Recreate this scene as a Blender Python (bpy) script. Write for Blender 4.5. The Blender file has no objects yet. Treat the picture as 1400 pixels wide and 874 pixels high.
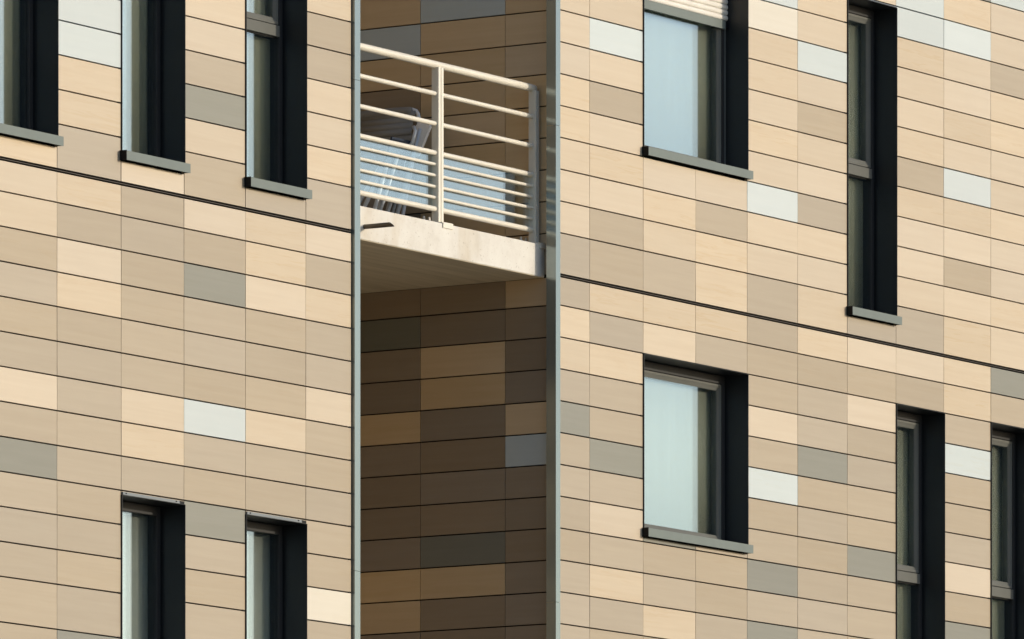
import bpy, bmesh, math, random
from mathutils import Vector, Matrix
random.seed(7)
R_ = math.radians
scn = bpy.context.scene
col = scn.collection

# ------------------------------------------------------------------ measures
H = .21                 # height of one tile course
W = .669                # width of one tile
ZS = 9.348              # level of the floor joint that crosses the picture
ST = 13.27 * H          # one storey
UF = 5.574              # left face of the right-hand corner trim
UL = 3.263              # right face of the left-hand corner trim
DEPTH = 3.1             # depth of the balcony recess
BX = Vector((6.0, 0, 0))  # base of the building

# ------------------------------------------------------------------ materials
def new_mat(name):
    m = bpy.data.materials.new(name); m.use_nodes = True
    nt = m.node_tree; b = nt.nodes['Principled BSDF']
    return m, nt, b

def node(nt, typ, **kw):
    n = nt.nodes.new(typ)
    for k, v in kw.items():
        if k in n.inputs: n.inputs[k].default_value = v
        else: setattr(n, k, v)
    return n

def mix_col(nt, fac, a, b, mode='MIX'):
    n = nt.nodes.new('ShaderNodeMix'); n.data_type = 'RGBA'; n.blend_type = mode
    for sock, v in ((n.inputs[0], fac), (n.inputs[6], a), (n.inputs[7], b)):
        if hasattr(v, 'is_linked') or isinstance(v, bpy.types.NodeSocket): nt.links.new(v, sock)
        else: sock.default_value = v if not isinstance(v, tuple) else (*v, 1)
    return n.outputs[2]

def ramp(nt, src, stops):
    r = nt.nodes.new('ShaderNodeValToRGB'); nt.links.new(src, r.inputs[0])
    e = r.color_ramp.elements
    while len(e) < len(stops): e.new(.5)
    for i, (p, c) in enumerate(stops):
        e[i].position = p; e[i].color = (*c, 1) if isinstance(c, tuple) else (c, c, c, 1)
    return r.outputs[0]

def tile_material(name, base, streak, strength, rough=.5, spec=.8, wavy=False):
    m, nt, b = new_mat(name)
    L = nt.links
    geo = node(nt, 'ShaderNodeNewGeometry'); tc = node(nt, 'ShaderNodeTexCoord')
    # every tile gets its own offset into the grain
    off = node(nt, 'ShaderNodeVectorMath', operation='SCALE'); off.inputs[0].default_value = (17, 29, 41)
    L.new(geo.outputs['Random Per Island'], off.inputs['Scale'])
    add = node(nt, 'ShaderNodeVectorMath', operation='ADD')
    L.new(tc.outputs['Object'], add.inputs[0]); L.new(off.outputs[0], add.inputs[1])
    mp = node(nt, 'ShaderNodeMapping'); mp.inputs['Scale'].default_value = (1.1, 1.1, 26)
    L.new(add.outputs[0], mp.inputs[0])
    n1 = node(nt, 'ShaderNodeTexNoise', Scale=1.0, Detail=5.0, Roughness=.6, Distortion=.35)
    L.new(mp.outputs[0], n1.inputs['Vector'])
    grain = ramp(nt, n1.outputs[0], [(.36, 0.0), (.66, 1.0)])
    mp2 = node(nt, 'ShaderNodeMapping'); mp2.inputs['Scale'].default_value = (6, 6, 9)
    L.new(add.outputs[0], mp2.inputs[0])
    n2 = node(nt, 'ShaderNodeTexNoise', Scale=1.0, Detail=3.0)
    L.new(mp2.outputs[0], n2.inputs['Vector'])
    cloud = ramp(nt, n2.outputs[0], [(.3, 0.0), (.7, 1.0)])
    c1 = mix_col(nt, 0.0, base, streak)
    mul = node(nt, 'ShaderNodeMath', operation='MULTIPLY'); L.new(grain, mul.inputs[0]); mul.inputs[1].default_value = strength
    L.new(mul.outputs[0], c1.node.inputs[0])
    mul2 = node(nt, 'ShaderNodeMath', operation='MULTIPLY'); L.new(cloud, mul2.inputs[0]); mul2.inputs[1].default_value = .16
    c2 = mix_col(nt, 0.0, c1, tuple(x * .87 for x in base)); L.new(mul2.outputs[0], c2.node.inputs[0])
    # long wandering streaks on some tiles
    mp3 = node(nt, 'ShaderNodeMapping'); mp3.inputs['Scale'].default_value = (2.0, 2.0, 30); mp3.inputs['Rotation'].default_value = (0, R_(4), 0)
    L.new(add.outputs[0], mp3.inputs[0])
    n3 = node(nt, 'ShaderNodeTexNoise', Scale=1.3, Detail=2.5, Roughness=.5, Distortion=.3); L.new(mp3.outputs[0], n3.inputs['Vector'])
    wav = ramp(nt, n3.outputs[0], [(.56, 0.0), (.62, 1.0), (.68, .1)])
    sel = node(nt, 'ShaderNodeMapRange'); sel.inputs['From Min'].default_value = .45; sel.inputs['From Max'].default_value = 1.0
    wn = node(nt, 'ShaderNodeTexWhiteNoise', noise_dimensions='1D'); L.new(geo.outputs['Random Per Island'], wn.inputs['W'])
    L.new(wn.outputs[0], sel.inputs[0])
    m3 = node(nt, 'ShaderNodeMath', operation='MULTIPLY'); L.new(wav, m3.inputs[0]); L.new(sel.outputs[0], m3.inputs[1])
    m4 = node(nt, 'ShaderNodeMath', operation='MULTIPLY'); L.new(m3.outputs[0], m4.inputs[0]); m4.inputs[1].default_value = 0.5 if wavy else .18
    c3 = mix_col(nt, 0.0, c2, (base[0] * .86, base[1] * .76, base[2] * .60)); L.new(m4.outputs[0], c3.node.inputs[0])
    # whole-tile shift in tone and warmth
    hs = node(nt, 'ShaderNodeHueSaturation'); L.new(c3, hs.inputs['Color'])
    r1 = node(nt, 'ShaderNodeMapRange'); r1.inputs['To Min'].default_value = .93; r1.inputs['To Max'].default_value = 1.06
    L.new(geo.outputs['Random Per Island'], r1.inputs[0]); L.new(r1.outputs[0], hs.inputs['Value'])
    r2 = node(nt, 'ShaderNodeMapRange'); r2.inputs['To Min'].default_value = .86; r2.inputs['To Max'].default_value = 1.06
    L.new(wn.outputs[0], r2.inputs[0]); L.new(r2.outputs[0], hs.inputs['Saturation'])
    L.new(hs.outputs[0], b.inputs['Base Color'])
    b.inputs['Roughness'].default_value = rough
    b.inputs['Specular IOR Level'].default_value = spec
    bp = node(nt, 'ShaderNodeBump', Strength=.12, Distance=.002); L.new(n1.outputs[0], bp.inputs['Height'])
    L.new(bp.outputs[0], b.inputs['Normal'])
    return m

def plain(name, base, rough=.5, metal=0.0, spec=.5, var=.0, vscale=(4, 4, 4), noise_rough=0):
    m, nt, b = new_mat(name)
    b.inputs['Roughness'].default_value = rough; b.inputs['Metallic'].default_value = metal
    b.inputs['Specular IOR Level'].default_value = spec
    tc = node(nt, 'ShaderNodeTexCoord'); mp = node(nt, 'ShaderNodeMapping'); mp.inputs['Scale'].default_value = vscale
    nt.links.new(tc.outputs['Object'], mp.inputs[0])
    n = node(nt, 'ShaderNodeTexNoise', Scale=1.0, Detail=4.0); nt.links.new(mp.outputs[0], n.inputs['Vector'])
    v = var or .06
    nt.links.new(ramp(nt, n.outputs[0], [(.3, tuple(x * (1 - v) for x in base)), (.7, tuple(min(1, x * (1 + v)) for x in base))]), b.inputs['Base Color'])
    return m

M = {}
M['C'] = tile_material('cream_terracotta', (.555, .445, .305), (.49, .37, .235), .5, wavy=True)
M['M'] = tile_material('tan_terracotta', (.375, .297, .198), (.325, .25, .16), .5)
M['G'] = tile_material('grey_terracotta', (.19, .185, .145), (.16, .155, .115), .5)
M['W'] = tile_material('pale_glazed_terracotta', (.525, .58, .575), (.48, .54, .54), .4)
M['Y'] = tile_material('ivory_terracotta', (.64, .585, .48), (.58, .52, .41), .4)
M['T'] = tile_material('cream_terracotta_shade_warmed', (.64, .455, .255), (.56, .38, .19), .5)  # cream tile again, recess shade's warmer contrast put into its colour
M['U'] = tile_material('tan_terracotta_shade_darkened', (.29, .215, .14), (.245, .175, .105), .5)  # tan tile again, recess shade painted in as a darker colour
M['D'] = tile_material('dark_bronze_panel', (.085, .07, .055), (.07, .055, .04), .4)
M['plaster'] = plain('white_window_plaster', (.78, .75, .68), .8)
M['gap'] = plain('black_substructure', (.012, .009, .007), .7, spec=.2)
M['joint'] = plain('bronze_joint_profile', (.05, .038, .028), .5, .3)
M['trim'] = plain('blue_grey_anodised_aluminium', (.29, .335, .33), .14, .6, vscale=(3, 3, .6))
M['sill'] = plain('grey_green_powder_coated_aluminium', (.165, .195, .18), .5, .0, spec=.3, vscale=(6, 6, 6), var=.05)
M['reveal'] = plain('black_anodised_sheet', (.018, .020, .022), .35, .0, spec=.35)
M['frame'] = plain('bronze_grey_window_frame', (.150, .152, .138), .55, .0, spec=.05)
M['outer'] = plain('dark_outer_frame', (.04, .04, .04), .5, .0, spec=.2)
M['black'] = plain('black_plastic', (.008, .008, .008), .6, spec=.2)
M['shutter'] = plain('white_shutter_slat', (.80, .76, .68), .45)
M['rail'] = plain('cream_painted_steel', (.78, .725, .61), .38, vscale=(5, 5, 5), var=.04)
M['strip'] = plain('zinc_header_strip', (.19, .20, .195), .4, .3)
M['interior'] = plain('dark_room_lining', (.05, .045, .04), .8)
M['roof'] = plain('roof_gravel', (.3, .29, .27), .9)

def concrete():
    m, nt, b = new_mat('cast_concrete'); L = nt.links
    tc = node(nt, 'ShaderNodeTexCoord')
    n1 = node(nt, 'ShaderNodeTexNoise', Scale=5.0, Detail=8.0, Roughness=.65); L.new(tc.outputs['Object'], n1.inputs['Vector'])
    c = ramp(nt, n1.outputs[0], [(.3, (.60, .56, .49)), (.5, (.70, .665, .60)), (.72, (.76, .735, .67))])
    mp = node(nt, 'ShaderNodeMapping'); mp.inputs['Scale'].default_value = (2.2, 9, .8); L.new(tc.outputs['Object'], mp.inputs[0])
    n2 = node(nt, 'ShaderNodeTexNoise', Scale=1.0, Detail=4.0, Distortion=.4); L.new(mp.outputs[0], n2.inputs['Vector'])
    st = ramp(nt, n2.outputs[0], [(.55, 0.0), (.72, 1.0)])
    k = node(nt, 'ShaderNodeMath', operation='MULTIPLY'); L.new(st, k.inputs[0]); k.inputs[1].default_value = .65
    c2 = mix_col(nt, 0.0, c, (.52, .42, .28)); L.new(k.outputs[0], c2.node.inputs[0])
    vo = node(nt, 'ShaderNodeTexNoise', Scale=60.0, Detail=2.0); L.new(tc.outputs['Object'], vo.inputs['Vector'])
    pit = ramp(nt, vo.outputs[0], [(.66, 0.0), (.72, .5)])
    c3 = mix_col(nt, 0.0, c2, (.35, .30, .23)); L.new(pit, c3.node.inputs[0])
    L.new(c3, b.inputs['Base Color']); b.inputs['Roughness'].default_value = .85
    bp = node(nt, 'ShaderNodeBump', Strength=.35, Distance=.004); L.new(n1.outputs[0], bp.inputs['Height']); L.new(bp.outputs[0], b.inputs['Normal'])
    return m
def soffit():
    m, nt, b = new_mat('board_marked_concrete'); L = nt.links
    tc = node(nt, 'ShaderNodeTexCoord')
    mp = node(nt, 'ShaderNodeMapping'); mp.inputs['Scale'].default_value = (.9, 14, 1); L.new(tc.outputs['Object'], mp.inputs[0])
    n1 = node(nt, 'ShaderNodeTexNoise', Scale=1.0, Detail=6.0, Roughness=.6); L.new(mp.outputs[0], n1.inputs['Vector'])
    c = ramp(nt, n1.outputs[0], [(.3, (.56, .49, .35)), (.7, (.74, .65, .49))])
    L.new(c, b.inputs['Base Color']); b.inputs['Roughness'].default_value = .8
    return m
M['conc'] = concrete(); M['soffit'] = soffit()

def glass(name, ior=.1, tint=(.95, .96, .95), gloss=(.84, .94, 1.0)):
    m = bpy.data.materials.new(name); m.use_nodes = True; nt = m.node_tree; nt.nodes.clear()
    o = node(nt, 'ShaderNodeOutputMaterial'); mx = node(nt, 'ShaderNodeMixShader')
    t = node(nt, 'ShaderNodeBsdfTransparent'); t.inputs[0].default_value = (*tint, 1)
    g = node(nt, 'ShaderNodeBsdfGlossy'); g.inputs['Color'].default_value = (*gloss, 1); g.inputs['Roughness'].default_value = .0
    # reflectance of coated glass, the same from both sides: f0 + (1 - f0)(1 - cos)^5
    ge = node(nt, 'ShaderNodeNewGeometry'); dt = node(nt, 'ShaderNodeVectorMath', operation='DOT_PRODUCT')
    nt.links.new(ge.outputs['Incoming'], dt.inputs[0]); nt.links.new(ge.outputs['Normal'], dt.inputs[1])
    ab = node(nt, 'ShaderNodeMath', operation='ABSOLUTE'); nt.links.new(dt.outputs['Value'], ab.inputs[0])
    om = node(nt, 'ShaderNodeMath', operation='SUBTRACT'); om.inputs[0].default_value = 1.0; nt.links.new(ab.outputs[0], om.inputs[1])
    pw = node(nt, 'ShaderNodeMath', operation='POWER'); nt.links.new(om.outputs[0], pw.inputs[0]); pw.inputs[1].default_value = 5.0
    fr = node(nt, 'ShaderNodeMath', operation='MULTIPLY_ADD'); nt.links.new(pw.outputs[0], fr.inputs[0]); fr.inputs[1].default_value = 1-ior; fr.inputs[2].default_value = ior
    # float glass is never perfectly flat
    tc = node(nt, 'ShaderNodeTexCoord'); n = node(nt, 'ShaderNodeTexNoise', Scale=2.2, Detail=1.0)
    nt.links.new(tc.outputs['Object'], n.inputs['Vector'])
    bp = node(nt, 'ShaderNodeBump', Strength=.02, Distance=.004); nt.links.new(n.outputs[0], bp.inputs['Height'])
    nt.links.new(bp.outputs[0], g.inputs['Normal'])
    nt.links.new(fr.outputs[0], mx.inputs[0]); nt.links.new(t.outputs[0], mx.inputs[1]); nt.links.new(g.outputs[0], mx.inputs[2])
    nt.links.new(mx.outputs[0], o.inputs[0])
    return m
M['glass'] = glass('window_glass', .18)
M['railglass'] = glass('railing_glass', .25, (.90, .94, .94))

def cloth(name, c1, c2, sx):
    m, nt, b = new_mat(name); L = nt.links
    tc = node(nt, 'ShaderNodeTexCoord'); mp = node(nt, 'ShaderNodeMapping'); mp.inputs['Scale'].default_value = (sx, 1, .6)
    L.new(tc.outputs['Object'], mp.inputs[0])
    n = node(nt, 'ShaderNodeTexNoise', Scale=1.0, Detail=3.0); L.new(mp.outputs[0], n.inputs['Vector'])
    L.new(ramp(nt, n.outputs[0], [(.3, c1), (.7, c2)]), b.inputs['Base Color']); b.inputs['Roughness'].default_value = .9
    return m
M['curtain'] = cloth('olive_curtain_cloth', (.72, .69, .56), (.80, .77, .64), 25)
M['net'] = cloth('white_net_curtain', (.82, .80, .73), (.90, .88, .81), 60)
M['sling'] = cloth('taupe_sling_fabric', (.24, .22, .19), (.30, .275, .235), 8)
M['tube'] = plain('grey_painted_tube', (.62, .66, .69), .35, .2)
M['plast'] = plain('white_plastic', (.80, .80, .80), .4)
M['navy'] = plain('navy_fabric', (.03, .045, .075), .8)
M['spout'] = plain('bronze_spout', (.10, .075, .05), .4, .3)

# ------------------------------------------------------------------ mesh helpers
class MB:
    def __init__(s): s.v = []; s.f = []; s.m = []; s.mats = []; s.smooth = []
    def mi(s, mat):
        if mat not in s.mats: s.mats.append(mat)
        return s.mats.index(mat)
    def face(s, pts, mat, smooth=False):
        i = len(s.v); s.v += [Vector(p) for p in pts]; s.f.append(tuple(range(i, i + len(pts)))); s.m.append(s.mi(mat)); s.smooth.append(smooth)
    def box(s, a, b, mat, jitter=None, skip=()):
        x0, y0, z0 = a; x1, y1, z1 = b
        P = [Vector(p) for p in ((x0,y0,z0),(x1,y0,z0),(x1,y1,z0),(x0,y1,z0),(x0,y0,z1),(x1,y0,z1),(x1,y1,z1),(x0,y1,z1))]
        if jitter:
            for i in jitter[0]: P[i] += jitter[1][jitter[0].index(i)]
        i = len(s.v); s.v += P; k = s.mi(mat)
        for q in ((0,3,2,1),(4,5,6,7),(0,1,5,4),(1,2,6,5),(2,3,7,6),(3,0,4,7)):
            s.f.append(tuple(i + j for j in q)); s.m.append(k); s.smooth.append(False)
    def tube(s, path, r, mat, n=14, cap=True, rounded=False):
        path = [Vector(p) for p in path]
        k = s.mi(mat); rings = []
        prev = None
        pts = []
        for i, p in enumerate(path):
            d = (path[min(i+1, len(path)-1)] - path[max(i-1, 0)]).normalized()
            pts.append((p, d, r))
        if rounded:
            p, d, _ = pts[-1]; ext = [(p + d * r * math.sin(a), d, max(r * math.cos(a), r * .02)) for a in (R_(25), R_(50), R_(70), R_(89))]
            p0, d0, _ = pts[0]; pre = [(p0 - d0 * r * math.sin(a), d0, max(r * math.cos(a), r * .02)) for a in (R_(89), R_(70), R_(50), R_(25))]
            pts = pre + pts + ext
        ref = Vector((0, 0, 1))
        if abs(pts[0][1].dot(ref)) > .9: ref = Vector((1, 0, 0))
        u = pts[0][1].cross(ref).normalized()
        for p, d, rr in pts:
            u = (u - d * u.dot(d)).normalized(); w = d.cross(u)
            base = len(s.v)
            for j in range(n):
                a = 2 * math.pi * j / n
                s.v.append(p + (u * math.cos(a) + w * math.sin(a)) * rr)
            rings.append(base)
        for a, b in zip(rings, rings[1:]):
            for j in range(n):
                s.f.append((a + j, a + (j+1) % n, b + (j+1) % n, b + j)); s.m.append(k); s.smooth.append(True)
        if cap:
            s.f.append(tuple(rings[0] + j for j in reversed(range(n)))); s.m.append(k); s.smooth.append(False)
            s.f.append(tuple(rings[-1] + j for j in range(n))); s.m.append(k); s.smooth.append(False)
    def prism(s, prof, axis, a, b, mat, smooth=False):
        """prof: list of 2D points; axis 'x': prof=(y,z)"""
        k = s.mi(mat); i = len(s.v); n = len(prof)
        def P(p, t): return Vector((t, p[0], p[1])) if axis == 'x' else (Vector((p[0], p[1], t)) if axis == 'z' else Vector((p[0], t, p[1])))
        s.v += [P(p, a) for p in prof] + [P(p, b) for p in prof]
        for j in range(n):
            s.f.append((i + j, i + (j+1) % n, i + n + (j+1) % n, i + n + j)); s.m.append(k); s.smooth.append(smooth)
        s.f.append(tuple(i + j for j in range(n))); s.m.append(k); s.smooth.append(False)
        s.f.append(tuple(i + n + j for j in reversed(range(n)))); s.m.append(k); s.smooth.append(False)
    def build(s, name, parent=None, origin=None, bevel=0, label=None, fix=True):
        """vertices are given in world space; origin = world place of the object's own origin"""
        o0 = Vector(origin) if origin is not None else (world_of(parent) if parent else Vector((0, 0, 0)))
        me = bpy.data.meshes.new(name); me.from_pydata([v - o0 for v in s.v], [], s.f)
        for m in s.mats: me.materials.append(m)
        for p, k, sm in zip(me.polygons, s.m, s.smooth): p.material_index = k; p.use_smooth = sm
        if fix:
            bm = bmesh.new(); bm.from_mesh(me); bmesh.ops.recalc_face_normals(bm, faces=bm.faces); bm.to_mesh(me); bm.free()
        ob = bpy.data.objects.new(name, me); col.objects.link(ob)
        if parent:
            ob.parent = parent; ob.location = o0 - world_of(parent)
        else: ob.location = o0
        ob['_w'] = tuple(o0)
        if bevel:
            bv = ob.modifiers.new('bevel', 'BEVEL'); bv.width = bevel; bv.segments = 2; bv.limit_method = 'ANGLE'
        if label: ob['label'] = label
        return ob

def world_of(o): return Vector(o['_w'])
def empty(name, loc, parent=None):
    o = bpy.data.objects.new(name, None); col.objects.link(o); o['_w'] = tuple(loc)
    o.empty_display_size = .3
    if parent: o.parent = parent; o.location = Vector(loc) - world_of(parent)
    else: o.location = loc
    return o

# ------------------------------------------------------------------ building
bld = empty('apartment_building', BX)
bld['label'] = 'apartment building clad in cream and tan tiles with a balcony recess between two wings'
bld['category'] = 'building'

# openings: column range, bottom of the sill, top, options
def opening(u0, u1, zb, zt, **k): return dict(u0=u0, u1=u1, zb=zb, zt=zt, **k)
SB = .63 * H            # bottom of the sill above the floor joint
TOP = 11.3 * H
wins = [
 opening(-W, 0,        SB, TOP, tr=1.18, where='upper window at the left edge of the picture'),
 opening(W, 2*W,       SB, TOP, tr=1.50, where='second upper window of the left wing'),
 opening(3*W, 4*W,     SB, TOP, tr=1.18, where='upper window nearest the balcony on the left wing'),
 opening(W, 2*W,       -19.4*H, -8.97*H-.030, tr=None, strip=.018, pale=1, where='lower left window of the left wing'),
 opening(3*W, 4*W,     -19.4*H, -8.97*H-.030, tr=None, strip=.018, pale=1, where='lower window nearest the recess on the left wing'),
 opening(10*W, 12*W,   4.3*H+.005, TOP, tr=None, shutter=True, where='wide upper window with the half lowered shutter'),
 opening(10*W, 12*W,   -7.97*H+.032, -1.97*H-.004, tr=None, where='wide lower window without a shutter'),
 opening(14*W, 15*W,   SB, TOP-.016, tr=1.18, strip=.007, where='tall narrow window on the upper right'),
 opening(15*W, 16*W,   SB-ST, -1.97*H-.004, tr=1.18-ST, where='tall lower window left of the picture edge'),
 opening(17*W, 18*W,   SB-ST, -1.97*H-.004, tr=1.18-ST, where='tall lower window cut by the right edge'),
]

# tile colours read from the photograph, one string per column from the top course down
# (courses -12..-1 above the floor joint, 0.. below it)
grid = {}
def put(c, first, s):
    for i, ch in enumerate(s):
        if ch != '.': grid[(c, first + i)] = ch
put(-1, -1, 'C' 'CCMMMMCMGMMMMM')
put(0, -5, 'WWCCM' 'CMCCMMMMMMMMMG')
put(1, -1, 'C' 'MMMMMMCCM')
put(2, -6, 'CCMGCM' 'CMGMMMWMMGMMM')
put(3, -1, 'M' 'CCCMMMCMM')
put(4, -7, 'CMMCCCM' 'CMCMMCMMMMMYM')
put(8, -12, 'CCCCCCCCCCCM' 'MCCMGMMMMMMM')
put(9, -12, 'CCCCWCMCCCMM' 'CMCMMGMCMCMM')
put(10, -5, 'MCCCM' 'CC......MMCM')
put(11, -5, 'CCMCC' 'CM......MMMM')
put(12, -11, 'WYCCCCCWCCM' 'MMMCMWMMGMGM')
put(13, -11, 'CCWCMCCMCCC' 'CMMMGMMMMMMM')
put(14, -12, 'C..........M' 'CMCMMMMGMMMM')
put(15, -12, 'WWCCCCMCCCCM' 'CM')
put(16, -12, 'CWCCCCWCCMCC' 'CCMWMMMCMG')
put(17, -12, 'CCMCCCCCCCCC' 'GM')
side = {}
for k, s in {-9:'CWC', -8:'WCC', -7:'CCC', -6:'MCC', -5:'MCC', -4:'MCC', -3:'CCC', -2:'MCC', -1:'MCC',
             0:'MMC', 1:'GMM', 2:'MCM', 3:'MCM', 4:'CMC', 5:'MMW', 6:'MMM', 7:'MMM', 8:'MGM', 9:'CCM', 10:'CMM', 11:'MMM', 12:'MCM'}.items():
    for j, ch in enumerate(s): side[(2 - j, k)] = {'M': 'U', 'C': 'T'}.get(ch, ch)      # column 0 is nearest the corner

# course boundaries, numbered like the strings above
def courses():
    out = []
    for s in range(-2, 4):
        base = -ST * s
        bs = [0.0] + [(1.3 + i) * H for i in range(12)]
        tops = bs[1:] + [ST]
        for i, (a, b) in enumerate(zip(bs, tops)):
            r = -1 - i + 13 * s
            lo, hi = base + a, base + b
            g0 = g1 = .0045
            if s == 0 and i == 0: g0 = .006
            if s == 1 and i == 12: g1 = .021
            out.append((r, lo + g0, hi - g1))
    return out
COURSES = courses()
# the course numbers run -1 at the foot of a storey to -13 under the joint above
rnd = random.Random(11)
def pick(above):
    x = rnd.random()
    if above: return 'C' if x < .68 else 'M' if x < .88 else 'W' if x < .96 else 'G'
    return 'M' if x < .66 else 'C' if x < .86 else 'G' if x < .95 else 'W'

def tile_box(mb, u0, u1, z0, z1, mat, plane):
    """plane(u, w, z) -> world point; tiles are 22 mm thick and never quite true"""
    dw = rnd.uniform(-.0007, .0007)
    t = [dw + rnd.uniform(-.0005, .0005) for _ in range(4)]
    a = [plane(u0, t[0], z0), plane(u1, t[1], z0), plane(u1, t[2], z1), plane(u0, t[3], z1)]
    b = [plane(u0, .022, z0), plane(u1, .022, z0), plane(u1, .022, z1), plane(u0, .022, z1)]
    i = len(mb.v); mb.v += [Vector(p) for p in a + b]; k = mb.mi(mat)
    for q in ((0,1,2,3),(0,4,5,1),(1,5,6,2),(2,6,7,3),(3,7,4,0),(4,7,6,5)):
        mb.f.append(tuple(i + j for j in q)); mb.m.append(k); mb.smooth.append(False)

front = lambda u, w, z: (u, w, ZS + z)
GV = .002
def clad_wing(cols, extra_l=None):
    mb = MB(); ends = []
    for c, u0, u1 in cols:
        for r, z0, z1 in COURSES:
            ch = grid.get((c, r))
            if ch is None: ch = pick(r < 0)
            pieces = [(u0 + GV, u1 - GV, z0, z1)]
            for w in wins:
                if w['u0'] < u1 - .01 and w['u1'] > u0 + .01:
                    wb, wt = w['zb'] - .004, w['zt'] + .0035
                    np_ = []
                    for (a, b, lo, hi) in pieces:
                        if hi <= wb or lo >= wt: np_.append((a, b, lo, hi)); continue
                        if lo < wb - .012: np_.append((a, b, lo, wb))
                        if hi > wt + .012: np_.append((a, b, wt + (.031 if w.get('strip') and abs(wt-hi) < 0 else 0), hi))
                    pieces = np_
            # leave room for the window surrounds beside a tile
            for (a, b, lo, hi) in pieces:
                for w in wins:
                    if lo < w['zt'] and hi > w['zb']:
                        if abs(b - w['u0']) < .02: b = w['u0'] - .006
                        if abs(a - w['u1']) < .02: a = w['u1'] + .004
                tile_box(mb, a, b, lo, hi, M[ch], front)
            # small clip showing where a course stops at a window or corner
            for w in wins:
                if abs(u1 - w['u0']) < .02 and w['zb'] < z0 < w['zt']:
                    mb.box((u1 - .034, -.0015, ZS + z0 - .010), (u1 - .007, .01, ZS + z0 + .001), M['gap'])
            if extra_l and abs(u1 - extra_l) < .02:
                mb.box((u1 - .022, -.0015, ZS + z0 - .009), (u1 - .003, .01, ZS + z0 + .001), M['gap'])
    return mb
left_cols = [(c, c*W, (c+1)*W) for c in range(-7, 4)] + [(4, 4*W, 3.1877)]
right_cols = [(8, UF + .0545 + .002, 9*W)] + [(c, c*W, (c+1)*W) for c in range(9, 25)]
clad_wing(left_cols, 3.1877).build('tile_cladding', bld, label='tile cladding of the left wing')
clad_wing(right_cols).build('tile_cladding', bld, label='tile cladding of the right wing')

# recess: right side wall, left side wall, back wall
def clad_plane(cols, plane, table, name, label):
    mb = MB()
    for c, a, b in cols:
        for r, z0, z1 in COURSES:
            ch = table.get((c, r)) if table else None
            if ch is None: ch = 'D' if 'back' in label else pick(True) if table is None else pick(r < 0).replace('M', 'U')  # unlisted tan tiles on the side wall take the shade-darkened copy
            tile_box(mb, a + GV, b - GV, z0, z1, M[ch], plane)
    return mb.build(name, bld, label=label)
RW = UF + .060
edges = [.034, .4166, 1.0886, 1.7606, 2.4326, DEPTH]
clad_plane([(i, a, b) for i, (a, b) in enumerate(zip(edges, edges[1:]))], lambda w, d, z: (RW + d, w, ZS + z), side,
           'recess_wall', 'shaded side wall of the recess in slate tiles and cream and tan tiles with shade contrast put into their colour')
LW = UL - .004
clad_plane([(9, a, b) for a, b in zip(edges, edges[1:])], lambda w, d, z: (LW - d, w, ZS + z), None, 'recess_wall', 'sunlit left side wall of the recess')
bu = [LW - .02, LW + .45, LW + .45 + W, LW + .45 + 2*W, RW + .02]
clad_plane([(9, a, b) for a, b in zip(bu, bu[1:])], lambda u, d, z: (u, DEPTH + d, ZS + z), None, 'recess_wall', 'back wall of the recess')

# core walls behind the tiles, with the openings left out
z_lo, z_hi = -ST * 3, ST * 3
core = MB(); K = M['gap']; yb = .034
def core_front(ua, ub):
    us = sorted({ua, ub} | {x for w in wins for x in (w['u0'], w['u1']) if ua < x < ub})
    zs = sorted({z_lo, z_hi} | {x for w in wins for x in (w['zb'], w['zt'])})
    for a, b in zip(us, us[1:]):
        for lo, hi in zip(zs, zs[1:]):
            mu, mz = (a+b)/2, (lo+hi)/2
            if any(w['u0'] < mu < w['u1'] and w['zb'] < mz < w['zt'] for w in wins): continue
            core.face([(a, yb, ZS+lo), (b, yb, ZS+lo), (b, yb, ZS+hi), (a, yb, ZS+hi)], K)
uA, uB = -7*W, 25*W
core_front(uA, LW - .03); core_front(RW + .03, uB)
for x in (LW - .03, RW + .03):
    core.face([(x, yb, ZS+z_lo), (x, DEPTH + .03, ZS+z_lo), (x, DEPTH + .03, ZS+z_hi), (x, yb, ZS+z_hi)], K)
core.face([(LW-.03, DEPTH+.03, ZS+z_lo), (RW+.03, DEPTH+.03, ZS+z_lo), (RW+.03, DEPTH+.03, ZS+z_hi), (LW-.03, DEPTH+.03, ZS+z_hi)], K)
core.build('wall_core', bld, fix=False, label='black substructure behind the tiles')
body = MB()
for x in (uA, uB): body.face([(x, 0, 0), (x, 11, 0), (x, 11, ZS+z_hi), (x, 0, ZS+z_hi)], M['M'])
body.face([(uA, 11, 0), (uB, 11, 0), (uB, 11, ZS+z_hi), (uA, 11, ZS+z_hi)], M['M'])
body.build('rear_wall', bld)
pl = MB(); pl.box((uA, 0, 0), (LW, .3, ZS+z_lo), M['conc']); pl.box((RW, 0, 0), (uB, .3, ZS+z_lo), M['conc'])
pl.box((LW+.001, DEPTH, 0), (RW-.001, DEPTH+.2, ZS+z_lo), M['conc']); pl.build('plinth', bld)
rf = MB(); rf.box((uA, 0.04, ZS+z_hi), (LW-.01, 11, ZS+z_hi+.15), M['roof']); rf.box((RW+.01, .04, ZS+z_hi), (uB, 11, ZS+z_hi+.15), M['roof'])
rf.box((LW-.01, DEPTH, ZS+z_hi), (RW+.01, 11, ZS+z_hi+.149), M['roof'])
rf.build('roof', bld)

# floor joint: thin bronze profile in the open joint
for a, b in ((uA, 3.1877), (UF + .056, uB)):
    j = MB(); j.box((a, .002, ZS - .0095), (b, .03, ZS - .0055), M['joint']); j.build('joint_flashing', bld)

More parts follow.
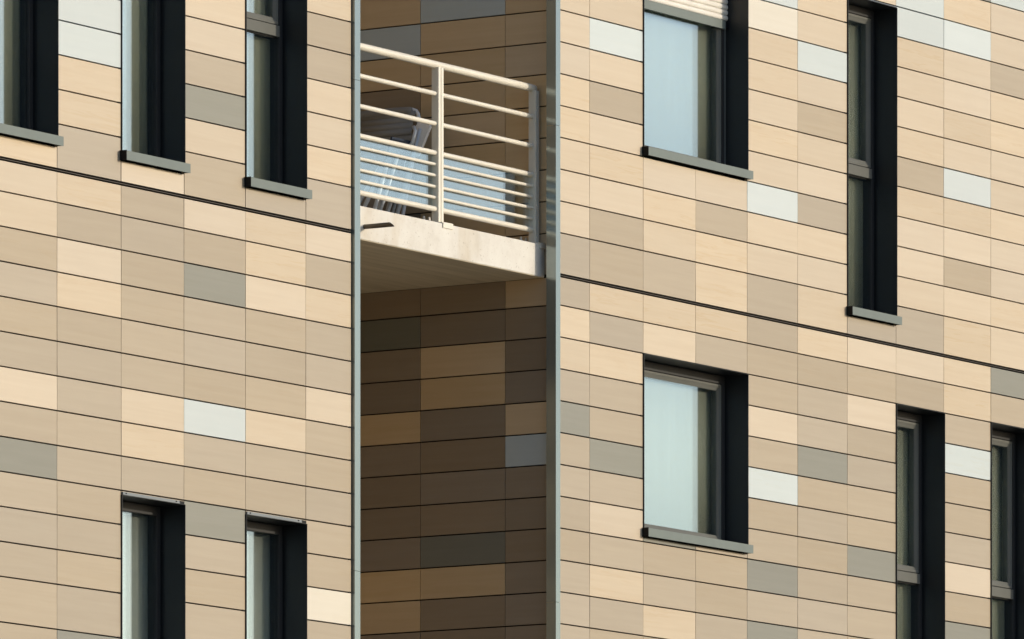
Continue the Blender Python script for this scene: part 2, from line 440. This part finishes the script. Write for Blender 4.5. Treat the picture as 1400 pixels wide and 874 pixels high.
# corner trims, in lengths with a seam
def trim(u0, u1, seams, name, ret, lab):
    mb = MB(); zs = [z_lo] + seams + [z_hi]
    for a, b in zip(zs, zs[1:]):
        a += .0012; b -= .0012
        mb.box((u0, -.020, ZS+a), (u1, -.016, ZS+b), M['trim'])
        if ret == 'L':      # return runs along the left face (right-hand corner)
            mb.box((u0, -.016, ZS+a), (u0+.004, .055, ZS+b), M['trim'])
            mb.box((u1-.004, -.016, ZS+a), (u1, .030, ZS+b), M['trim'])
        else:
            mb.box((u0, -.016, ZS+a), (u0+.004, .030, ZS+b), M['trim'])
            mb.box((u1-.004, -.016, ZS+a), (u1, .055, ZS+b), M['trim'])
    return mb.build(name, bld, label=lab)
trim(UF, UF + .0545, [-2.169, .9705], 'corner_trim', 'L', 'pale metal trim at the right-hand corner of the recess')
trim(3.1997, UL, [-2.163, .9586], 'corner_trim', 'R', 'pale metal trim at the left-hand corner of the recess')

# ------------------------------------------------------------------ windows
def window(w):
    u0, u1, zb, zt = w['u0'], w['u1'], ZS + w['zb'], ZS + w['zt']
    sill_h = .058; zs = zb + sill_h
    D = .175; full = .50
    org = Vector(((u0+u1)/2, D, zs))
    fr = MB(); F = M['frame']
    ow = .043; y0, y1 = D, D + .07            # fixed outer frame
    O = M['outer']
    fr.box((u0+.003, y0, zs), (u0+ow, y1, zt-.003), O); fr.box((u1-ow, y0, zs), (u1-.003, y1, zt-.003), O)
    fr.box((u0+ow, y0, zt-.060), (u1-ow, y1, zt-.003), O); fr.box((u0+ow, y0, zs-.01), (u1-ow, y1, zs+.022), F)
    win = None
    panes = []
    def sash(za, zc):
        """opening casement: slightly rounded members set in the frame"""
        s = MB(); a, b = u0+ow+.004, u1-ow-.004; m = .044; ya, yb_ = D+.002, D+.058; ch = .012
        def member_h(zl, zh, xl, xr):
            lo_ = zl == za            # bottom member slopes up to the glass, top member down to it
            if lo_: s.prism([(ya, zl), (ya, zl+.014), (ya+.006, zl+.024), (ya+.016, zh), (yb_, zh), (yb_, zl)], 'x', xl, xr, F)
            else: s.prism([(ya, zh), (ya, zh-.014), (ya+.006, zh-.024), (ya+.016, zl), (yb_, zl), (yb_, zh)], 'x', xl, xr, F)
        member_h(za, za+m, a, b); member_h(zc-m, zc, a, b)
        for xl, xr in ((a, a+m), (b-m, b)):
            if xl == a: s.prism([(xl, ya+.001), (xl+.010, ya+.001), (xl+.016, ya+.008), (xr, ya+.017), (xr, yb_), (xl, yb_)], 'z', za+.003, zc-.003, F)
            else: s.prism([(xr, ya+.001), (xr-.010, ya+.001), (xr-.016, ya+.008), (xl, ya+.017), (xl, yb_), (xr, yb_)], 'z', za+.003, zc-.003, F)
        panes.append((a+m-.006, b-m+.006, za+m-.006, zc-m+.006, D+.017))
        return s
    kids = []
    if w.get('tr') is not None:
        t = ZS + w['tr']
        fr.box((u0+ow, y0-.006, t-.012), (u1-ow, y1, t+.058), F)
        fr.box((u0+ow, y0+.012, t-.022), (u1-ow, y1, t-.012), M['black'])
        panes.append((u0+ow, u1-ow, zs+.022, t-.020, D+.018))
        kids.append(sash(t+.064, zt-.064))
    elif w.get('pale'):
        panes.append((u0+ow, u1-ow, zs+.022, zt-.060, D+.018))
    else:
        kids.append(sash(zs+.028, zt-.064))
    win = fr.build('window', bld, origin=org, bevel=.002, label=w['where'])
    for s in kids: s.build('sash', win, bevel=.0015)
    for (a, b, lo, hi, y) in panes:
        for dy in (0, .020):
            g = MB(); g.box((a, y+dy, lo), (b, y+dy+.004, hi), M['glass']); g.build('glass_pane', win)
    # dark sheet surround lining the opening, its lip standing 10 mm proud
    rv = MB(); Rm = M['reveal']; lip = -.010
    rv.box((u0-.0035, lip, zb), (u0, D+.07, zt), Rm); rv.box((u1, lip, zb+.03), (u1+.0025, D+.07, zt), Rm)
    PL = M['plaster']
    rv.box((u0-.0035, D+.07, zb), (u0, full, zt), PL); rv.box((u1, D+.07, zb+.03), (u1+.0025, full, zt), PL); rv.box((u0, D+.07, zt-.004), (u1, full, zt-.001), PL)
    rv.box((u0-.0035, lip, zt), (u1+.0025, full, zt+.0025), Rm)
    rv.box((u0, D+.07, zs-.004), (u1, full, zs-.001), PL)
    rv.box((u0, full, zb), (u1, full+.003, zt), M['interior'])
    rv.build('surround', win)
    sl = MB(); a, b = u0-.012, u1-.008; S = M['sill']
    sl.prism([(-.050, zb), (-.047, zb), (-.047, zs-.005), (D-.001, zs+.006), (D-.001, zs+.009), (-.050, zs-.001)], 'x', u0+.0005, u1-.0005, S)
    for xa, xb in ((a, u0+.0005),):
        sl.prism([(-.050, zb), (-.047, zb), (-.047, zs-.005), (-.003, zs-.0025), (-.003, zs+.0005), (-.050, zs-.001)], 'x', xa, xb, S)
    sl.box((a-.003, -.051, zb-.001), (a, -.001, zs+.002), M['black']); sl.box((b, -.0495, zb+.001), (b+.001, -.001, zs-.003), S)
    sl.build('sill', win)
    if w.get('strip'):
        st = MB(); h = w['strip']
        st.prism([(-.013, zt+.003), (-.010, zt+.003+h), (.018, zt+.003+h), (.018, zt+.003)], 'x', u0+.004, u1-(.062 if h > .01 else .012), M['strip'])
        if h > .01:
            for x in (u0+.035, u1-.10):
                st.tube([(x, -.016, zt+.004+h*.5), (x, -.010, zt+.004+h*.5)], .004, M['black'], 8)
            st.box((u1-.058, -.006, zt+.004), (u1-.004, .018, zt+.003+h), M['black'])
        st.build('header_strip', win)
    if w.get('shutter'):
        sh = MB(); zbar = ZS + 1.945; x0, x1 = u0+.012, u1-.004; yw = .155
        sh.box((x0, yw-.004, zbar), (x1-.03, yw+.014, zbar+.060), M['sill'])
        sh.tube([(x1-.03, yw, zbar+.012), (x1-.006, yw, zbar+.012)], .010, M['black'], 10)
        z = zbar + .061; p = .037
        while z + p < zt + .03:
            prof = [(yw + .010, z)]
            for i in range(7):
                a_ = -math.pi/2 + math.pi * i / 6
                prof.append((yw + .006 - .010 * math.cos(a_), z + p*.5 + (p*.5-.001) * math.sin(a_)))
            prof.append((yw + .010, z + p - .0005))
            sh.prism(prof, 'x', x0, x1, M['shutter'], smooth=False); z += p
        sh.build('roller_shutter', win, label='white roller shutter lowered over the top of the window')
        for x in (u0+.001, u1-.018):
            gd = MB(); gd.box((x, yw+.015, zs+.02), (x+.017, D-.001, zt-.005), M['frame']); gd.build('shutter_guide', win)
    # curtain hanging in the room
    cu = MB(); n = 90 if u1-u0 > 1 else 50; yc = D + .078; k = cu.mi(M['net'] if w.get('pale') else M['curtain'])
    i0 = len(cu.v); ph = rnd.uniform(0, 6)
    for zz in (zs+.015, zt-.02):
        for j in range(n+1):
            x = u0+.004 + (u1-u0-.008)*j/n
            cu.v.append(Vector((x, yc + (.005*math.sin(x*85+ph) + .003*math.sin(x*31+ph)) * (.04 if n == 90 else 1), zz)))
    for j in range(n): cu.f.append((i0+j, i0+j+1, i0+n+1+j+1, i0+n+1+j)); cu.m.append(k); cu.smooth.append(True)
    c = cu.build('curtain', None, origin=((u0+u1)/2, yc, zs+.015))
    sd = c.modifiers.new('thick', 'SOLIDIFY'); sd.thickness = .002
    c['label'] = ('white net' if w.get('pale') else 'olive pleated') + ' curtain behind the ' + w['where']; c['category'] = 'curtain'; c['group'] = 'curtains behind the windows'
    return win
for w in wins: window(w)

# ------------------------------------------------------------------ balcony
SF = .105
sb = MB(); zt_, zb_ = ZS+.196, ZS-.019
sb.box((UL+.002, SF, zb_+.002), (RW-.004, DEPTH-.002, zt_), M['conc'])
slab = sb.build('balcony_slab', bld, bevel=.004)
sf = MB(); sf.box((UL+.004, SF+.006, zb_-.001), (RW-.006, DEPTH-.003, zb_+.0025), M['soffit']); sf.build('soffit', slab)
sp = MB(); x, z = 3.496, ZS+.066
n = 16; outer, inner = .0155, .0125
def ring(r, y, cut=0): return [Vector((x + r*math.cos(2*math.pi*i/n), y + cut*math.sin(2*math.pi*i/n), z + r*math.sin(2*math.pi*i/n))) for i in range(n)]
R0, R1, R2, R3 = ring(outer, SF+.01), ring(outer, -.105, .018), ring(inner, -.105, .0145), ring(inner, SF)
for A, B in ((R0, R1), (R1, R2), (R2, R3)):
    for i in range(n): sp.face([A[i], A[(i+1) % n], B[(i+1) % n], B[i]], M['spout'], True)
sp.build('drain_spout', slab)

rl = empty('railing', ((UL+UF)/2, .12, zt_), bld); rl['label'] = 'cream painted steel railing'
P = M['rail']; YR = .165
xa, xb = UL+.004, 5.525
def rail(name, z, r, segs):
    mb = MB()
    for a, b in segs: mb.tube([(a, YR, ZS+z), ((a+b)/2, YR, ZS+z), (b, YR, ZS+z)], r, P, 18, rounded=True)
    return mb.build(name, rl)
posts = [3.300, 4.408, 5.570]
hr = MB(); hr.tube([(xa+.02, YR+.004, ZS+1.230), (4.4, YR+.004, ZS+1.230), (5.598, YR+.004, ZS+1.230)], .0245, P, 24, rounded=True); hr.build('handrail', rl)
for z, r in ((1.041, .0155), (.847, .0155), (.657, .0165), (.293, .0175), (.5834, .0105), (.5118, .0105), (.4388, .0105), (.3677, .0105)):
    k = .030 if r > .011 else .038
    for a, b in ((3.36, posts[1]+k-.008), (posts[1]+.062, posts[2]+k-.004)):
        mb = MB(); mb.tube([(a, YR, ZS+z), ((a+b)/2, YR, ZS+z), (b, YR, ZS+z)], r, P, 18, rounded=True); mb.build('rail', rl)
for i, u in enumerate(posts):
    mb = MB(); ya, yb_ = .137, .192
    wd = .060 if i < 2 else .048
    mb.box((u, ya, zt_+.008), (u+wd*.44, yb_, ZS+1.214), P); mb.box((u+wd*.56, ya, zt_+.008), (u+wd, yb_, ZS+1.214), P)
    mb.box((u+wd*.44, ya+.006, zt_+.008), (u+wd*.56, yb_-.004, ZS+1.21), P)
    po = mb.build('post', rl, bevel=.002)
    bp = MB(); bp.box((u-.012, SF-.004, zt_+.0005), (u+.118 if i < 2 else u+.075, .270, zt_+.009), P)
    for bx, by in ((u-.002, .250), (u+.06, .250)):
        bp.tube([(bx, by, zt_+.009), (bx, by, zt_+.036)], .012, M['plast'], 6); bp.tube([(bx, by, zt_+.036), (bx, by, zt_+.052)], .008, M['plast'], 10, rounded=True)
    bp.box((u-.004, SF-.008, zt_-.028), (u+.112 if i < 2 else u+.07, SF-.001, zt_+.006), P)
    bp.build('base_plate', rl)
for a, b in ((3.37, 4.404), (4.474, 5.566)):
    g = MB(); g.box((a, .1785, ZS+.306), (b, .1865, ZS+.644), M['railglass']); g.build('glass_panel', rl)

# ------------------------------------------------------------------ folded chairs on the balcony
def finish_thing(root, label, cat, group=None):
    root['label'] = label; root['category'] = cat
    if group: root['group'] = group
zf = zt_ + .001
# chair one: leans flat along the side wall, its taupe back facing the recess
c1 = empty('folding_chair', (5.32, 1.2, zf))
finish_thing(c1, 'folded garden chair with a taupe fabric back leaning along the recess side wall', 'chair', 'folded chairs on the balcony')
ya, yb_ = .955, 1.50
def lean(z): return 5.36 + .10 * (z - 0) / .95
def pt(y, z, d=0): return (5.30 + .13*z/.95 + d, y, zf + z)
mb = MB()
path = [pt(ya+.10, .03)] + [pt(ya+.10-.10*t, .03+.80*t) for t in (.3, .6, 1)] + [pt(ya+.004, .87), pt(ya+.012, .905), pt(ya+.03, .930), pt(ya+.06, .942)]
path += [pt(yb_-.06, .942), pt(yb_-.03, .93), pt(yb_-.012, .905), pt(yb_, .86), pt(yb_-.03, .5), pt(yb_-.10, .03)]
mb.tube(path, .0135, M['plast'], 12); mb.build('frame', c1)
mb = MB()
nz = 12
for i in range(nz):
    z0, z1 = .44 + .49*i/nz, .44 + .49*(i+1)/nz
    s0, s1 = -.02 - .03*math.sin(math.pi*i/nz), -.02 - .03*math.sin(math.pi*(i+1)/nz)
    mb.face([pt(ya+.025, z0, s0), pt(yb_-.02, z0, s0), pt(yb_-.02, z1, s1), pt(ya+.025, z1, s1)], M['sling'], True)
o = mb.build('backrest', c1); sd = o.modifiers.new('t', 'SOLIDIFY'); sd.thickness = .006
mb = MB(); mb.tube([pt(ya+.080, .930, -.004), pt(ya+.25, .935, -.006), pt(yb_-.04, .93, -.004)], .032, M['sling'], 12, rounded=True); mb.build('head_cushion', c1)
for yy in (ya+.05, yb_-.06):
    mb = MB(); mb.tube([pt(yy, .62, -.05), pt(yy+.10, .02, -.07)], .011, M['tube'], 10); mb.build('leg', c1)
mb = MB(); mb.face([pt(ya+.10, .10, -.055), pt(yb_-.08, .10, -.055), pt(yb_-.06, .50, -.055), pt(ya+.08, .50, -.055)], M['sling'])
o = mb.build('seat', c1); sd = o.modifiers.new('t', 'SOLIDIFY'); sd.thickness = .006
# chair two: folded edge-on, top leaning out towards the railing
c2 = empty('folding_chair', (5.10, 1.05, zf))
finish_thing(c2, 'folded garden chair with pale armrest and navy seat standing edge-on nearer the railing', 'chair', 'folded chairs on the balcony')
def q(u, z, d=0): return (u, 1.075 - .245*z/.82 + d, zf + z)
u0c, u1c = 4.98, 5.26
for u in (u0c, u1c):
    for d, zz, du in ((0, .78, 0), (.075, .70, -.03), (.135, .60, -.045)):
        if u == u0c: zz = min(zz, .50)
        mb = MB(); mb.tube([q(u+du, .005, d+.03), q(u+du*.6, zz*.5, d+.01), q(u+du*.2, zz, d*.35)], .0135, M['tube'], 12); mb.build('leg', c2)
mb = MB()
for zz, d in ((.06, .03), (.10, .10), (.52, .03)):
    mb = MB(); mb.tube([q(u0c, zz, d), q(u1c, zz, d)], .009, M['tube'], 10); mb.build('stretcher', c2)
for u, d in ((5.07, .02), (5.14, .09), (5.20, .05)):
    mb = MB(); mb.tube([q(u-.02, .02, d+.02), q(u, .30, d), q(u+.01, .58, d-.02)], .012, M['tube'], 12); mb.build('back_strut', c2)
mb = MB(); mb.face([q(u0c+.01, .30, .04), q(u1c-.01, .30, .04), q(u1c-.01, .70, .03), q(u0c+.01, .70, .03)], M['navy'])
o = mb.build('seat', c2); sd = o.modifiers.new('t', 'SOLIDIFY'); sd.thickness = .012
for u in (u1c + .012,):
    mb = MB()
    prof = [(.60, -.035), (.79, -.075), (.825, -.05), (.82, .03), (.79, .055), (.775, .02), (.60, .005)]
    pts0 = [Vector(q(u-.014, z, d)) for z, d in prof]; pts1 = [Vector(q(u+.014, z, d)) for z, d in prof]
    i = len(mb.v); mb.v += pts0 + pts1; k = mb.mi(M['plast']); n_ = len(prof)
    for j in range(n_): mb.f.append((i+j, i+(j+1) % n_, i+n_+(j+1) % n_, i+n_+j)); mb.m.append(k); mb.smooth.append(False)
    mb.f.append(tuple(i+j for j in range(n_))); mb.m.append(k); mb.smooth.append(False)
    mb.f.append(tuple(i+n_+j for j in reversed(range(n_)))); mb.m.append(k); mb.smooth.append(False)
    mb.build('armrest', c2, bevel=.004)
mb = MB(); mb.tube([q(u1c-.06, .60, .06), q(u1c-.06, .68, -.005), q(u1c-.05, .76, .0), q(u1c-.04, .79, .03)], .013, M['tube'], 12); mb.build('armrest', c2)

# ------------------------------------------------------------------ ground
g, nt, b = new_mat('paving_and_grass')
tc = node(nt, 'ShaderNodeTexCoord'); n1 = node(nt, 'ShaderNodeTexNoise', Scale=.15, Detail=8.0); nt.links.new(tc.outputs['Object'], n1.inputs['Vector'])
nt.links.new(ramp(nt, n1.outputs[0], [(.42, (.22, .21, .13)), (.5, (.36, .31, .23)), (.6, (.42, .38, .31))]), b.inputs['Base Color']); b.inputs['Roughness'].default_value = .9
gm = MB(); gm.face([(-900, -900, 0), (900, -900, 0), (900, 900, 0), (-900, 900, 0)], g)
go = gm.build('ground', None, fix=False); go['kind'] = 'structure'; go['label'] = 'ground around the building'
del_keys = [o for o in bpy.data.objects if '_w' in o.keys()]

# ------------------------------------------------------------------ camera
AL = R_(57.1377)
cam = bpy.data.cameras.new('camera'); co = bpy.data.objects.new('camera', cam); col.objects.link(co)
co.location = (-43.0192, -31.0669, 1.6); co.rotation_euler = (R_(90), 0, -AL)
cam.sensor_width = 36; cam.lens = 11975.95/1400*36; cam.shift_y = (1981.8-437)/1400; cam.clip_start = .5; cam.clip_end = 3000
scn.camera = co

# ------------------------------------------------------------------ light
AZ, EL = R_(26.0), R_(12.3)
sd = Vector((math.sin(AZ)*math.cos(EL), -math.cos(AZ)*math.cos(EL), math.sin(EL)))
sun = bpy.data.lights.new('sun', 'SUN'); so = bpy.data.objects.new('sun', sun); col.objects.link(so)
so.rotation_euler = (-sd).to_track_quat('-Z', 'Y').to_euler(); so.location = (30, -40, 40)
sun.energy = 2.05; sun.angle = R_(.53); sun.color = (1.0, .885, .725)
wd = bpy.data.worlds.new('World'); scn.world = wd; wd.use_nodes = True
nt = wd.node_tree; sky = nt.nodes.new('ShaderNodeTexSky'); sky.sky_type = 'NISHITA'; sky.sun_disc = False
sky.sun_elevation = EL; sky.sun_rotation = math.atan2(sd.x, sd.y); sky.altitude = 200; sky.air_density = 1.0; sky.dust_density = 2.2; sky.ozone_density = 3.5
bg = nt.nodes['Background']; nt.links.new(sky.outputs[0], bg.inputs[0]); bg.inputs[1].default_value = .15
vs = scn.view_settings; vs.view_transform = 'Standard'; vs.look = 'None'; vs.exposure = .24; vs.gamma = 1.0; vs.use_curve_mapping = False
scn.cycles.max_bounces = 10; scn.cycles.transparent_max_bounces = 24; scn.cycles.diffuse_bounces = 6; scn.cycles.use_denoising = True
for o in del_keys: del o['_w']
